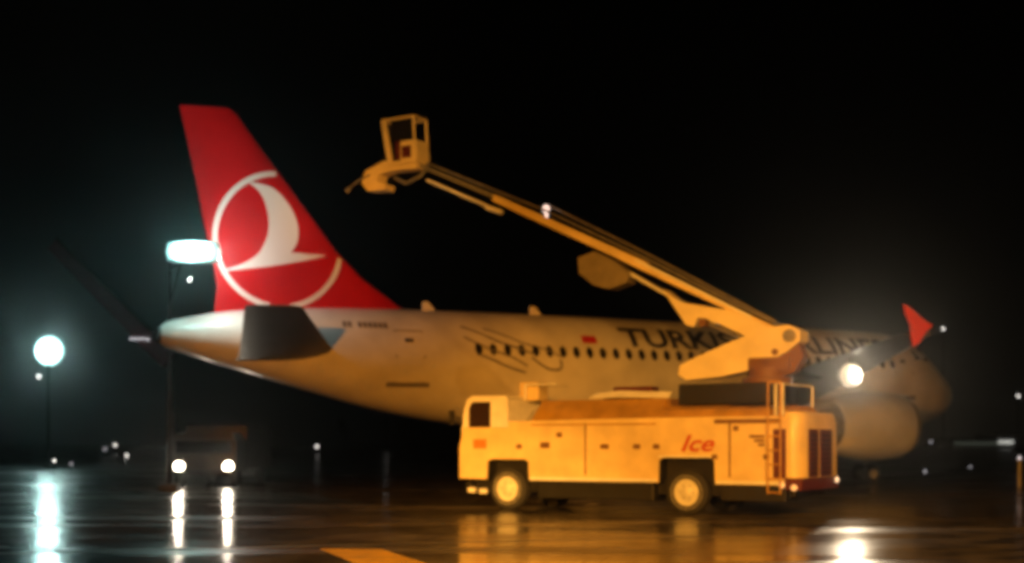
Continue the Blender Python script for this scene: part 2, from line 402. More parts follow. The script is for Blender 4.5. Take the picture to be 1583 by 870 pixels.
# rounded front top corner
finsecs.append(((LEp[0][0]+.22, 0, LEp[0][1]+.02), V3(TEp[0], 0), .12))
lat = [.16, .22, .28, .33, .37, .40, .42]
finsecs.append(((LEp[0][0], 0, LEp[0][1]-.12), (TEp[0][0]-.02, 0, TEp[0][1]-.13), .17))
for i in range(1, 7): finsecs.append((V3(LEp[i], 0), V3(TEp[i], 0), lat[i]))
fin = foil('tail_fin', finsecs, 'red', air, (0, 1, 0))
def finskin(s, z, off=.02):                         # starboard face of the fin
    for i in range(len(finsecs)-1):
        a, b = finsecs[i], finsecs[i+1]
        if a[0][2] >= z >= b[0][2] or i == len(finsecs)-2:
            t = (a[0][2]-z)/(a[0][2]-b[0][2]+1e-9); t = max(0, min(1, t))
            le = a[0][0]+(b[0][0]-a[0][0])*t; te = a[1][0]+(b[1][0]-a[1][0])*t; th = a[2]+(b[2]-a[2])*t
            u = max(0, min(1, (s-le)/(te-le)))
            y = th*(2.97*math.sqrt(u)-1.26*u-3.516*u*u+2.843*u**3-1.036*u**4)*.5
            return (s, max(y, .0)+off, z)
# emblem ring and bird
rc = bk(431, 371, .15); ring = MB()
cx_, cz_ = 29.62, 8.10; ra, rb = 2.08, 2.13
def inside(s, z, m_=0):
    for i in range(len(finsecs)-1):
        a, b = finsecs[i], finsecs[i+1]
        if a[0][2] >= z >= b[0][2]:
            t = (a[0][2]-z)/(a[0][2]-b[0][2]+1e-9); return a[0][0]+(b[0][0]-a[0][0])*t+m_ < s < a[1][0]+(b[1][0]-a[1][0])*t+.02
    return z < 6.05
N = 120; wdt = .085
for k in range(30, N+30):
    t0, t1 = 2*pi*k/N, 2*pi*(k+1)/N; q4 = []
    for t, r_ in ((t0, -1), (t1, -1), (t1, 1), (t0, 1)): q4.append((cx_+(ra+r_*wdt)*cos(t), cz_+(rb+r_*wdt)*sin(t)))
    if all(inside(*p, .03) for p in q4) and min(p[1] for p in q4) > 5.9: ring.add([finskin(*p, .022) for p in q4], [(0, 1, 2, 3)])
    elif ring.v: ring.build('emblem_ring', 'emblem', fin); ring = MB()
if ring.v: ring.build('emblem_ring', 'emblem', fin)
birdpx_left = [(384, 281), (402, 300), (414, 330), (414, 360), (404, 388), (385, 404), (350, 416)]
birdpx_right = [(392, 281), (425, 293), (448, 318), (459, 345), (459, 372), (450, 389), (505, 394)]
g = MB()
outl = [bk(*p, .2) for p in smooth_curve([(384, 280), (404, 300), (415, 332), (414, 362), (401, 390), (380, 405), (350, 416)])]
upper = [bk(*p, .2) for p in smooth_curve([(384, 280), (422, 290), (447, 316), (460, 346), (460, 372), (451, 389), (450, 391)])]
body = []
n = len(outl)
for i in range(n-1):
    g.add([finskin(*outl[i], .024), finskin(*outl[i+1], .024), finskin(*upper[i+1], .024), finskin(*upper[i], .024)], [(0, 1, 2, 3)])
top2 = [bk(*p, .2) for p in smooth_curve([(350, 416), (400, 401), (450, 391), (478, 393), (504, 394)])]
bot2 = [bk(*p, .2) for p in smooth_curve([(350, 418), (400, 413), (440, 408), (475, 402), (504, 395)])]
for i in range(len(top2)-1):
    g.add([finskin(*top2[i], .026), finskin(*top2[i+1], .026), finskin(*bot2[i+1], .026), finskin(*bot2[i], .026)], [(0, 1, 2, 3)])
g.build('emblem_bird', 'emblem', fin)
# stabilisers
tl, tt = bk(466, 474, 6.2), bk(381, 471, 6.2)
rl, rt = bk(516, 543, 1.15), bk(366, 556, .9)
for sg in (1, -1):
    secs = [((rl[0]-.3, sg*.6, rl[1]-.06), (rt[0], sg*.6, rt[1]), .42), ((rl[0], sg*1.15, rl[1]), (rt[0], sg*1.15, rt[1]+.05), .40),
            ((tl[0]-.1, sg*6.05, tl[1]-.02), (tt[0], sg*6.05, tt[1]-.02), .16), ((tl[0]+.15, sg*6.22, tl[1]), (tt[0], sg*6.22, tt[1]), .06)]
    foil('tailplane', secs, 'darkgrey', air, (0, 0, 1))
# wings
def wing(sg):
    r = [((9.6, .9, 2.55), (17.2, .9, 2.60), .85), ((10.6, 1.97, 2.72), (17.1, 1.97, 2.70), .80), ((13.0, 6.4, 3.12), (17.0, 6.4, 3.05), .50),
         ((15.6, 11.5, 3.62), (18.35, 11.5, 3.60), .32), ((18.1, 16.87, 4.33), (19.1, 16.87, 4.31), .10)]
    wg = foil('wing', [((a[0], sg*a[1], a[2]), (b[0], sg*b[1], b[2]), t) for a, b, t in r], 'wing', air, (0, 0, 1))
    g = MB()                                        # tip fence: arrowhead plate pointing forward
    P = [bk(*q, 16.9) for q in ((1441, 503), (1425, 493), (1410, 479), (1397, 470), (1400, 486), (1408, 503), (1409, 520), (1412, 536), (1420, 530), (1430, 514))]
    g.prism(P, sg*16.9-.035, sg*16.9+.035); g.build('winglet', mat('winglet_red', (.70, .06, .02), .4), wg)
    for L, s0 in ((4.4, 15.2), (8.2, 15.9), (11.6, 17.0)):
        z = 2.35+L*.093; g = MB()
        g.lathe([(0, .03), (.3, .14), (.9, .21), (1.7, .2), (2.4, .12), (2.9, .02)], (s0, sg*L, z+.12), 'x', 12); g.build('flap_fairing', 'wing', wg)
    # nacelle
    n_ = MB(); n_.lathe([(0, .93), (.05, 1.03), (.3, 1.14), (1.0, 1.2), (1.9, 1.19), (2.7, 1.06), (3.25, .90), (3.28, .84), (2.6, .80), (.8, .86), (.1, .88), (0, .93)], (8.55, sg*5.75, 2.2), 'x', 40, False)
    nac = n_.build('engine_nacelle', 'white', air)
    g = MB(); g.lathe([(0, .89), (-.04, 1.02), (.26, 1.145)], (8.53, sg*5.75, 2.2), 'x', 40, False); g.build('intake_lip', 'steel', nac)
    f_ = MB()
    for k in range(20):
        t = 2*pi*k/20; c_, s_ = cos(t), sin(t); t2 = t+.22; c2, s2 = cos(t2), sin(t2)
        f_.add([(9.25, sg*5.75+.22*c_, 2.2+.22*s_), (9.15, sg*5.75+.84*c_, 2.2+.84*s_), (9.3, sg*5.75+.84*c2, 2.2+.84*s2), (9.35, sg*5.75+.22*c2, 2.2+.22*s2)], [(0, 1, 2, 3)])
    f_.build('fan', 'black', nac)
    g = MB(); g.lathe([(0, .01), (.15, .12), (.4, .24)], (8.95, sg*5.75, 2.2), 'x', 20); g.build('spinner', 'grey', nac)
    g = MB(); g.lathe([(0, .75), (.9, .58), (1.3, .38), (1.5, .15), (1.75, .02)], (11.4, sg*5.75, 2.2), 'x', 24); g.build('exhaust_cone', 'steel', nac)
    g = MB(); g.prism([(9.6, 3.3), (12.6, 3.05), (15.2, 3.0), (14.6, 2.75), (11.8, 2.6), (9.6, 3.0)], sg*5.75-.14, sg*5.75+.14); g.build('engine_pylon', 'grey', nac)
    return wg
wing(1); wing(-1)
# bright inspection lamp under the starboard wing
lp = Vector((18.2, 14.0, 3.42))
# landing gear
def gear(s, L, ztop, name, r, tw):
    e = MB(); e.tube([(s, L, .25 if False else r), (s, L, ztop)], .10, 10); st = e.build('landing_gear_leg', 'steel', air)
    for off in (-tw, tw):
        wmb = MB(); wmb.lathe([(-.2, r*.55), (-.2, r*.85), (-.14, r), (.14, r), (.2, r*.85), (.2, r*.55)], (s, L+off, r), 'y', 24, False); wo = wmb.build('wheel', 'rubber', st)
        h_ = MB(); h_.lathe([(-.17, r*.56), (-.1, r*.3), (.1, r*.3), (.17, r*.56)], (s, L+off, r), 'y', 20); h_.build('rim', 'emblem', wo)
gear(15.9, 3.8, 2.9, 'main', .58, .46); gear(15.9, -3.8, 2.9, 'main', .58, .46); gear(4.9, 0, 2.3, 'nose', .38, .25)
# tail exhaust and tail light
g = MB(); g.lathe([(0, .27), (.10, .25), (.12, .2)], (33.41, 0, 4.96), 'x', 20); g.build('tail_exhaust', 'darkgrey', air)
# lamp fixed below the wing
g = MB(); g.tube([lp+Vector((0, -.08, .5)), lp+Vector((0, -.08, .1))], .035, 8); lb = g.build('lamp_bracket', 'steel', air)
g = MB(); g.lathe([(-.34, .05), (-.30, .2), (-.10, .33)], lp, 'y', 20); g.build('lamp_housing', 'steel', lb)
g = MB(); g.lathe([(-.12, .31), (-.02, .33), (.07, .30), (.17, .20), (.22, .01)], lp+Vector((0, .065, 0)), 'y', 28); g.build('lit_lamp', halo_lamp_mat('wing_lamp_halo', tuple(lp+Vector((0, .1, 0))), (.36, .8, .36), 34, .15, (1, .90, .72)), lb)  # dome front widened, its fading emission paints the lamp's glow
lamp('wing_lamp_light', 'SPOT', lp+Vector((.2, .3, 0)), 1300, (1, .80, .55), air, .08, lp+Vector((25, 28, 3)), 60, 1)

# ------------------------------------------------------------------ de-icing truck
PH = R(32); TX, TD = -.13, 32.5
tr = thing('deicing_truck', 'yellow de-icing truck with low cab and long raised boom in front of the airliner', 'truck', (TX, TD, 0), -PH)
def tk(px, py, v=0):                                # pixel -> (u, z) in the truck's own plane at depth v
    t = (px-CX)/F; c_, s_ = cos(PH), sin(PH)
    u = (t*(TD+v*c_)-TX-v*s_)/(c_+t*s_); D = TD-u*s_+v*c_
    return u, HC+(Y0-py)/F*D
WR = .51; UF, UR = 0.0, 4.68; TW = 2.45
# chassis, with near-black boxes added for the deep shade between the wheels
g = MB(); g.box(-1.1, 7.1, .35, 2.1, .45, .78); g.box(.8, 3.85, .10, .8, .30, .73, .04); g.box(5.45, 6.95, .12, .9, .34, .72, .03)
ch = g.build('chassis', 'black', tr)
g = MB(); g.box(-1.30, -1.12, .15, 2.3, .36, .66, .03); bump = g.build('bumper', 'black', tr)
for v in (.25,): 
    g = MB(); g.box(-1.15, -.95, .05, .13, .40, .52, .01); g.box(-.82, -.62, .05, .13, .38, .50, .01); g.build('reflector', 'cream', bump)
# body side with real wheel-arch cut-outs (profile in u-z, extruded a little), then the tank behind it
ar, af = .66, .56
side = [(-1.36, .74), (-af-.02, .74), (-af, 1.16), (-af+.12, 1.22), (af-.05, 1.22), (af+.05, 1.16), (af+.07, .72), (4.0, .72), (4.02, 1.22), (4.14, 1.28),
        (5.26, 1.28), (5.36, 1.22), (5.38, .70), (6.95, .70), (6.95, 2.18), (5.9, 2.18), (3.0, 2.16), (0.05, 2.12), (0.05, 1.98), (-1.25, 1.98), (-1.36, 1.5)]
g = MB(); g.prism(side, 0, .06); g.prism([(p[0], p[1]) for p in side], 2.39, 2.45); body = g.build('body_panel', 'yellow', tr)
for (a, b, z) in ((-af, af, 1.2), (4.02, 5.34, 1.26)):      # arch liners
    g = MB(); g.box(a-.02, b+.02, .07, 2.38, z, z+.04); g.box(a, b, .45, .50, .42, z); g.box(a-.04, a, .07, 2.38, .7, z); g.box(b, b+.04, .07, 2.38, .7, z); g.build('wheel_arch', 'black', tr)
# tank / deck: sloped shoulders up to a flat deck
g = MB()
prf = [(.065, .76), (.065, 2.10), (.30, 2.34), (.62, 2.62), (1.85, 2.62), (2.15, 2.34), (2.385, 2.10), (2.385, .76)]
def xsec(g, u0, u1, prf):
    n = len(prf); g.add([(u0, v, z) for v, z in prf]+[(u1, v, z) for v, z in prf], [tuple(range(n)), tuple(range(2*n-1, n-1, -1))]+[(i, i+n, (i+1) % n+n, (i+1) % n) for i in range(n)])
xsec(g, .64, 3.94, prf); xsec(g, 5.44, 6.9, [(v, min(z, 2.42)) if z > 2 else (v, z) for v, z in prf])
xsec(g, 3.942, 5.438, [(v, max(z, 1.34)) if z < 1 else (v, min(z, 2.45)) for v, z in prf])
tank = g.build('tank', 'yellowd', tr)
# side details
g = MB(); g.box(.66, 3.98, -.022, -.002, .73, .80); g.box(5.40, 6.93, -.022, -.002, .71, .78); g.box(4.02, 5.36, -.022, -.002, 1.285, 1.325); g.build('edge_strip', 'cream', body)
for (x, y, w_, h_) in ((843, 688, 14, 9), (865, 672, 8, 7), (935, 690, 12, 7), (985, 690, 10, 7), (1015, 690, 9, 7), (803, 690, 8, 7), (1105, 706, 8, 7), (1185, 706, 8, 7), (1138, 662, 7, 7)):
    u, z = tk(x, y); D = TD-u*sin(PH); w2 = w_/F*D/.85/2; h2 = h_/F*D/2
    g = MB(); g.box(u-w2, u+w2, -.03, -.002, z-h2, z+h2, .008); g.build('latch', 'mark', body)
for x in (905, 1128):
    u, z = tk(x, 690); g = MB(); g.box(u-.02, u+.02, -.008, -.001, .86, 2.06); g.build('panel_seam', 'mark', body)
g = MB(); g.box(.7, 3.95, -.03, -.002, 2.02, 2.05); g.build('rub_rail', 'yellowd', body)
u, z = tk(1170, 681)
g = MB()
for k, (a, b) in enumerate(((-.17, .17), (-.06, .17), (.03, .17))): g.box(u+a, u+b, -.006, -.001, z+.09-.09*k-.03, z+.09-.09*k+.03)
g.build('notice_sticker', 'mark', body)
u, z = tk(742, 686); g = MB(); g.box(u-.19, u+.19, -.008, -.001, z-.11, z+.11); g.build('cab_sticker', 'label', body)
u0, z0 = tk(1098, 655); g = MB(); g.box(u0+.1, 6.9, -.02, -.001, 2.03, 2.12); g.build('upper_trim', 'mark', body)
# logo lettering
vs, fs = text_mesh('Ice', .62, .35, .012)
x0 = min(v[0] for v in vs); x1 = max(v[0] for v in vs); ua, za = tk(1053, 697); ub, _ = tk(1105, 697)
g = MB(); g.add([(ua+(x-x0)/(x1-x0)*(ub-ua), -.006, za+y*.82) for x, y, z in vs], fs); g.build('logo_lettering', 'redletter', body)
# cab: upper part stands over the front of the body, with a real window opening
ca, cz0, cz1 = -1.27, 1.985, 2.74
g = MB()
cabp = [(-1.27, cz0), (.04, cz0), (.04, 2.66), (-.04, 2.74), (-.98, 2.74), (-1.14, 2.66), (-1.25, 2.3)]
wz0, wz1, wu0, wu1 = 2.02, 2.60, -1.10, -.46
def frame(g, v0, v1):
    g.prism([(-1.27, cz0), (wu0, cz0), (wu0, 2.45), (-1.0, wz1), (-.98, 2.74), (-1.14, 2.66), (-1.25, 2.3)], v0, v1)
    g.prism([(wu1, cz0), (.04, cz0), (.04, 2.66), (-.04, 2.74), (wu1, 2.74)], v0, v1)
    g.prism([(-1.0, wz1), (wu1, wz1), (wu1, 2.74), (-.98, 2.74)], v0, v1)
frame(g, .0, .06); frame(g, 2.39, 2.45)
g.box(-1.0, -.02, .06, 2.39, 2.68, 2.735); g.box(-.02, .035, .06, 2.39, cz0, 2.66)
g.box(-1.33, -1.27, .05, 2.4, .78, 1.99)
cab = g.build('cab', 'cream', tr)
g = MB(); g.add([(wu0-.01, .03, cz0), (wu1+.01, .03, cz0), (wu1+.01, .03, wz1+.01), (-.99, .03, wz1+.01), (wu0-.01, .03, 2.45)], [(0, 1, 2, 3, 4)]); g.build('side_window', 'cabglass', cab)
g = MB(); g.add([(-1.26, .06, 2.0), (-1.26, 2.39, 2.0), (-1.13, 2.39, 2.66), (-1.13, .06, 2.66)], [(0, 1, 2, 3)]); g.build('windscreen', 'cabglass', cab)
g = MB(); g.box(-1.2, -.1, .08, 2.37, 1.9, 1.97); g.build('dashboard', 'black', cab)
g = MB(); g.box(-.55, -.10, .35, .85, 1.98, 2.45, .05); g.build('seat', 'black', cab)
g = MB(); g.tube([(-1.3, .0, 2.2), (-1.45, -.2, 2.25)], .015); g.box(-1.48, -1.42, -.28, -.12, 2.05, 2.4, .01); g.build('mirror', 'black', cab)
# wheels
def wheel(u, v, far=False):
    sg = 1 if far else -1
    g = MB(); g.lathe([(-.14, .30), (-.15, .44), (-.11, .5), (-.04, WR), (.04, WR), (.11, .5), (.15, .44), (.14, .30)], (0, 0, 0), 'y', 36, False)
    t = g.build('wheel', 'rubber', tr); t.location = (u, v, WR)
    k = MB(); k.lathe([(sg*.13, .395), (sg*.15, .37), (sg*.11, .33), (sg*.08, .22), (sg*.10, .20), (sg*.15, .12), (sg*.16, .02)], (0, 0, 0), 'y', 32); k.build('rim', 'rim', t)
    for j in range(6):
        b = MB(); a = j*pi/3; b.tube([(cos(a)*.155, sg*.10, sin(a)*.155), (cos(a)*.155, sg*.135, sin(a)*.155)], .022, 6); b.build('wheel_nut', 'steel', t)
for u in (UF, UR): wheel(u, .17); wheel(u, 2.28, True)
# rear end: curved corner, louvred dark panels, ladder
g = MB()
rear = [(6.955, .02)]+[(7.05+.33*sin(t), .35-.35*cos(t)) for t in [pi/2*k/6 for k in range(7)]]
rear += [(7.38, 2.1)]+[(7.05+.33*cos(t), 2.1+.33*sin(t)) for t in [pi/2*k/6 for k in range(1, 7)]]+[(6.955, 2.43)]
n = len(rear)
zz = [.86, 1.7, 2.05, 2.2, 2.27]; ins = [0, .0, .03, .10, .22]
vs = []
for z, i_ in zip(zz, ins): vs += [(6.955+(u-6.955)*(1-i_*.9), .02+(v-.02)*(1-0)+(i_*.3 if v < 1 else -i_*.3), z) for u, v in rear]
fs = [(j*n+k, j*n+k+1, (j+1)*n+k+1, (j+1)*n+k) for j in range(len(zz)-1) for k in range(n-1)]+[tuple((len(zz)-1)*n+k for k in range(n)), tuple(range(n))]
g.add(vs, fs, True); rr = g.build('rear_cowl', 'yellow', tr)
for (v0, v1) in ((.30, .85), (1.0, 1.75)):
    g = MB(); g.box(7.385, 7.41, v0, v1, .88, 1.9, .006); lv = g.build('louvre_panel', 'maroon', rr)
    g = MB()
    for k in range(9): g.box(7.412, 7.43, v0+.03, v1-.03, .95+k*.1, .98+k*.1)
    g.build('louvre', 'black', lv)
g = MB(); g.box(6.97, 7.34, .04, 2.4, .60, .86); g.build('rear_bumper', 'maroon', tr)
lad = MB()
for u in (6.62, 6.90): lad.tube([(u, -.07, .52), (u, -.07, 2.1), (u, -.05, 2.9)], .022, 8)
for z in (.55, .85, 1.15, 1.45, 1.75, 2.05): lad.tube([(6.62, -.07, z), (6.90, -.07, z)], .018, 6)
lad.tube([(6.62, -.05, 2.9), (6.90, -.05, 2.9)], .022, 8)
lad.build('ladder', 'yellowd', tr)
g = MB(); g.box(6.72, 7.0, -.02, .0, .85, 1.9); g.build('ladder_recess', 'maroon', body)
g = MB(); g.box(6.88, 6.94, .0, .06, 2.2, 2.88); g.box(6.70, 6.76, .1, .16, 2.2, 2.88); g.tube([(6.8, .08, 2.88), (6.8, 2.2, 2.88)], .025); g.tube([(6.8, 2.2, 2.88), (6.8, 2.2, 2.2)], .025); g.build('guard_rail', 'cream', tr)
for (px, py, v) in ((1209, 750, 0.0), (1228, 754, 0), ):
    u, z = tk(px, py, v); g = MB(); g.lathe([(0, .07), (-.03, .065), (-.05, .02)], (u, -.02, z), 'y', 16); g.build('marker_lamp', mat('marker_lens', (.9, .75, .5), .3, emit=(1, .6, .3), es=.35), tr)
g = MB(); g.lathe([(0, .07), (.03, .06), (.05, .02)], (7.36, 2.2, .78), 'x', 16); g.build('marker_lamp', mat('marker_lens_white', (.9, .85, .7), .3, emit=(1, .8, .55), es=.9), tr)
# deck equipment
g = MB(); ux = tk(802, 600, .8)[0]; g.box(ux, ux+.55, .8, 1.3, 2.63, 3.1, .06); eq = g.build('pump_cabinet', 'yellow', tr)
g = MB(); g.box(2.0, 2.9, 1.5, 2.0, 2.62, 2.85, .04); g.build('deck_locker', 'yellowd', tr)
g = MB(); g.tube([(.1, .7, 3.02), (1.0, .7, 3.02)], .03); g.tube([(.1, .7, 2.66), (.1, .7, 3.02)], .03); g.build('pipe_rail', 'cream', tr)
g = MB()
for k in range(4): g.tube([(1.9+.02*k, .66+.07*k, 2.66+.03*k), (2.6, .64+.08*k, 2.70+.035*k), (3.3, .66+.07*k, 2.68+.03*k), (3.95, .7+.07*k, 2.66+.03*k)], .035, 8)
g.build('hose', 'cream', tr)
for (u, v, r_) in ((2.2, 1.2, .18), (3.1, 1.2, .18), (2.65, 1.3, .12)):
    g = MB(); g.lathe([(0, r_), (.12, r_), (.16, r_*.8), (.2, .05)], (u, v, 2.62), 'z', 18); g.build('filler_cap', 'mark', tr)
g = MB(); g.box(2.4, 3.4, .9, 1.3, 2.66, 2.92, .03); g.build('valve_box', 'maroon', tr)
# black box standing in for the shade under the turret
g = MB(); g.box(4.30, 6.55, .42, 2.05, 2.46, 2.93, .04); g.build('turret_shade_box', 'black', tr)
g = MB(); g.lathe([(0, .55), (.12, .55), (.14, .42), (.34, .42)], (6.1, 1.25, 2.93), 'z', 28); g.box(5.75, 6.7, .95, 1.55, 3.2, 3.5, .04); tur = g.build('turret', 'mark', tr)
# lower arm (box section traced at its true place on the truck's centre line)
BV = 1.25
def poly(pts, v): return [tk(x, y, v) for x, y in pts]
g = MB(); g.prism(poly([(1058, 566), (1078, 555), (1130, 532), (1190, 508), (1225, 503), (1243, 512), (1243, 528), (1222, 545), (1200, 556), (1165, 573), (1120, 583), (1068, 588), (1056, 580)], BV), BV-.26, BV+.26)
la = g.build('lower_arm', 'armpaint', tr)
g = MB(); g.prism(poly([(1195, 535), (1238, 530), (1246, 552), (1232, 575), (1185, 592), (1150, 590), (1170, 575)], BV), BV-.17, BV+.17); g.build('arm_support', 'mark', tr)
u, z = tk(1228, 520, BV)
g = MB(); g.lathe([(-.33, .02), (-.33, .14), (.33, .14), (.33, .02)], (u, BV, z), 'y', 20); g.build('knuckle_pin', 'steel', la)
g = MB(); u2, z2 = tk(1205, 545, BV); g.lathe([(-.30, .02), (-.30, .07), (.30, .07), (.30, .02)], (u2, BV, z2), 'y', 14); g.build('pivot_bolt', 'mark', la)
g = MB(); u2, z2 = tk(1190, 560, BV); g.lathe([(-.30, .02), (-.30, .08), (.30, .08), (.30, .02)], (u2, BV, z2), 'y', 14); g.build('pivot_bolt', 'mark', la)
# upper boom
def P3(x, y, v=BV): u, z = tk(x, y, v); return (u, v, z)
A_, B_, C_, D_ = P3(1222, 512), P3(985, 415), P3(770, 313), P3(655, 262)
g = MB(); g.beam(P3(1205, 512), P3(962, 398), .24, .11, .12); ub_ = g.build('upper_boom', 'yellow', tr)
g = MB(); g.beam(P3(1000, 412), P3(765, 306), .18, .20, .17); g.build('boom_section', 'yellow', ub_)
g = MB(); g.beam(P3(775, 308), P3(650, 256), .12, .11, .09); g.build('boom_section', 'steel', ub_)
g = MB(); g.beam(P3(1110, 500), P3(975, 422), .26, .05, .06); g.beam(P3(1165, 491), P3(985, 402), .26, .05, .05); g.build('boom_edge', 'cream', ub_)
g = MB(); g.tube([P3(1205, 503, BV-.2), P3(1130, 466, BV-.2), P3(1000, 400, BV-.2), P3(845, 326, BV-.2), P3(780, 300, BV-.2), P3(660, 252, BV-.15)], .028, 8)
g.tube([P3(1200, 497, BV+.2), P3(1000, 392, BV+.2), P3(850, 318, BV+.2)], .025, 8); g.build('boom_hose', 'steel', ub_)
g = MB(); g.tube([P3(660, 278, BV-.1), P3(775, 328, BV-.1)], .035, 8); g.tube([P3(752, 320, BV-.1), P3(776, 328, BV-.1)], .065, 10); g.build('levelling_rod', 'cream', ub_)
g = MB(); g.prism(poly([(1030, 448), (1055, 468), (1135, 481), (1175, 497), (1200, 512), (1165, 524), (1125, 505), (1098, 493), (1084, 492), (1078, 506), (1066, 503), (1052, 482)], BV), BV-.20, BV+.20)
g.build('boom_bracket', 'armpaint', ub_)
u, z = tk(1092, 500, BV); g = MB(); g.lathe([(-.25, .02), (-.25, .09), (.25, .09), (.25, .02)], (u, BV, z), 'y', 16); g.build('pivot_bolt', 'mark', ub_)
g = MB(); g.tube([P3(1180, 535, BV), P3(1095, 500, BV)], [.09, .06], 10); g.build('lift_cylinder', 'steel', tr)
g = MB(); g.prism(poly([(900, 400), (925, 390), (955, 404), (980, 424), (975, 438), (948, 448), (925, 442), (902, 424)], BV), BV-.22, BV+.22); g.build('hose_reel_cover', mat('dusty_grey_cover', (.20, .17, .11), .7, noise=.3, nscale=3), ub_)
g = MB(); l1 = P3(844, 323, BV-.05); g.lathe([(0, .11), (-.04, .09), (-.06, .02)], l1, 'y', 16); g.box(l1[0]-.03, l1[0]+.03, l1[1]+.01, l1[1]+.06, l1[2]-.2, l1[2]+.02); g.build('boom_lamp', mat('boom_lamp_lens', (.9, .85, .8), .3, emit=(1, .82, .75), es=1.0), ub_)
# basket
bv = BV
u0, z0 = tk(612, 252, bv); u1, z1 = tk(652, 182, bv)
bk_ = MB()
r_ = .035
top, bot = z1, z0-.05
for (u, v) in ((u0, bv-.28), (u1, bv-.28), (u0, bv+.28), (u1, bv+.28)): bk_.tube([(u, v, bot), (u-(.22 if u == u0 else .07), v, top)], r_, 8)
for z in (top, ): 
    for a, b in (((u0-.22, bv-.28), (u1-.07, bv-.28)), ((u0-.22, bv+.28), (u1-.07, bv+.28)), ((u0-.22, bv-.28), (u0-.22, bv+.28)), ((u1-.07, bv-.28), (u1-.07, bv+.28))): bk_.tube([(*a, z), (*b, z)], r_, 8)
bk_.prism([(u0-.05, bot), (u0+.10, bot), (u0-.14, top), (u0-.27, top)], bv-.30, bv-.22)
bas = bk_.build('basket', 'yellow', tr)
um = u0+(u1-u0)*.45
g = MB(); g.box(um, u1+.02, bv-.305, bv-.265, bot, bot+.52); g.box(u1-.02, u1+.03, bv-.26, bv+.26, bot, bot+.52); g.box(u0-.02, u1+.02, bv+.265, bv+.305, bot, bot+.3); g.box(u0-.05, u1+.03, bv-.31, bv+.31, bot-.06, bot); g.build('basket_panel', 'yellow', bas)
g = MB(); g.box(u0+.03, u1-.08, bv-.25, bv-.24, bot+.55, top-.04); g.build('window', 'glass', bas)
g = MB(); g.box(um+.05, u1-.12, bv-.325, bv-.308, bot+.08, bot+.38); g.box(um-.25, um-.02, bv-.2, bv+.1, bot+.1, bot+.7, .02); g.build('control_box', 'maroon', bas)
g = MB(); g.prism(poly([(572, 266), (600, 251), (650, 250), (652, 262), (610, 266), (592, 272), (590, 283), (603, 286), (602, 295), (575, 297), (566, 284)], bv), bv-.2, bv+.2); g.build('basket_support', 'yellow', bas)
g = MB(); g.tube([P3(540, 291, bv-.2), P3(556, 278, bv-.2), P3(572, 270, bv-.2)], .03, 8); g.tube([P3(540, 291, bv-.2), P3(536, 296, bv-.2)], .07, 10); g.build('spray_nozzle', 'steel', bas)
g = MB(); g.tube([P3(610, 275, bv-.22), P3(628, 283, bv-.22), P3(650, 272, bv-.22), P3(658, 262, bv-.1)], .05, 8); g.build('basket_hose', 'steel', bas)

# ------------------------------------------------------------------ second de-icer, head-on in the dark
D2 = 50.0
c2 = at(315, 757, D2)
sv = thing('deicing_truck', 'dark truck facing us with both headlights on and a dim boom raised to the left', 'truck', (c2.x, D2, 0), 0)
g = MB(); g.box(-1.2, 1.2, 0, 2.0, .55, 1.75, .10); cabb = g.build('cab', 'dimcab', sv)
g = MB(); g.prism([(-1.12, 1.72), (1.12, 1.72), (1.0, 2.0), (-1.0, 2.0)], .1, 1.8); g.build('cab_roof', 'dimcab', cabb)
g = MB(); g.box(-1.02, 1.02, -.02, -.002, 1.22, 1.66); g.build('windscreen', 'glass', cabb)
g = MB(); g.box(-1.22, 1.22, -.12, .1, .42, .62, .03); g.build('bumper', 'black', sv)
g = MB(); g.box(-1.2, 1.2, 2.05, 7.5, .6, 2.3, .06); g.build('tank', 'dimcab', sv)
g = MB()
for v in (.8, 5.8):
    for s_ in (-1, 1):
        w_ = MB(); w_.lathe([(-.14, .3), (-.15, .42), (-.1, .5), (.1, .5), (.15, .42), (.14, .3)], (s_*1.0, v, .5), 'x', 24); w_.build('wheel', 'rubber', sv)
for px in (277, 353):
    p = at(px, 721, D2); x = p.x-c2.x
    g = MB(); g.lathe([(0, .17), (-.03, .16), (-.06, .02)], (x, -.03, p.z), 'y', 20); g.build('headlight', 'l_head', cabb)
    lamp('headlight_light', 'SPOT', (x, -.25, p.z), 110, (1, .86, .66), sv, .1, (x, -30, -.2), 100, .8)
q0 = at(272, 690, D2+4); q1 = at(262, 562, D2+4); q2 = at(82, 378, D2+4); off = Vector((c2.x, D2, 0))
g = MB(); g.tube([q0-off+Vector((0, 0, -.5)), q1-off], .12, 8); g.build('boom_mast', 'dimcab', sv)
g = MB(); g.beam(tuple(q1-off+Vector((0, 0, .1))), tuple(q2-off), .45, .75, .5); ob = g.build('raised_boom', 'dullred', sv)
n_ = Vector(((q1-q2).z, 0, -(q1-q2).x)).normalized()
for k in (1,):
    g = MB(); g.tube([q1-off-n_*.45+Vector((0, -.3, 0)), q2-off-n_*.32+Vector((0, -.3, 0))], .06, 8); g.build('boom_rail', 'dimcab', ob)
g = MB(); p = at(229, 524, D2+3.6)-off; g.lathe([(0, .07), (-.05, .02)], p, 'y', 12); g.box(p.x-.75, p.x-.1, p.y, p.y+.05, p.z-.02, p.z+.05); g.build('boom_lamp', 'l_dim', ob)

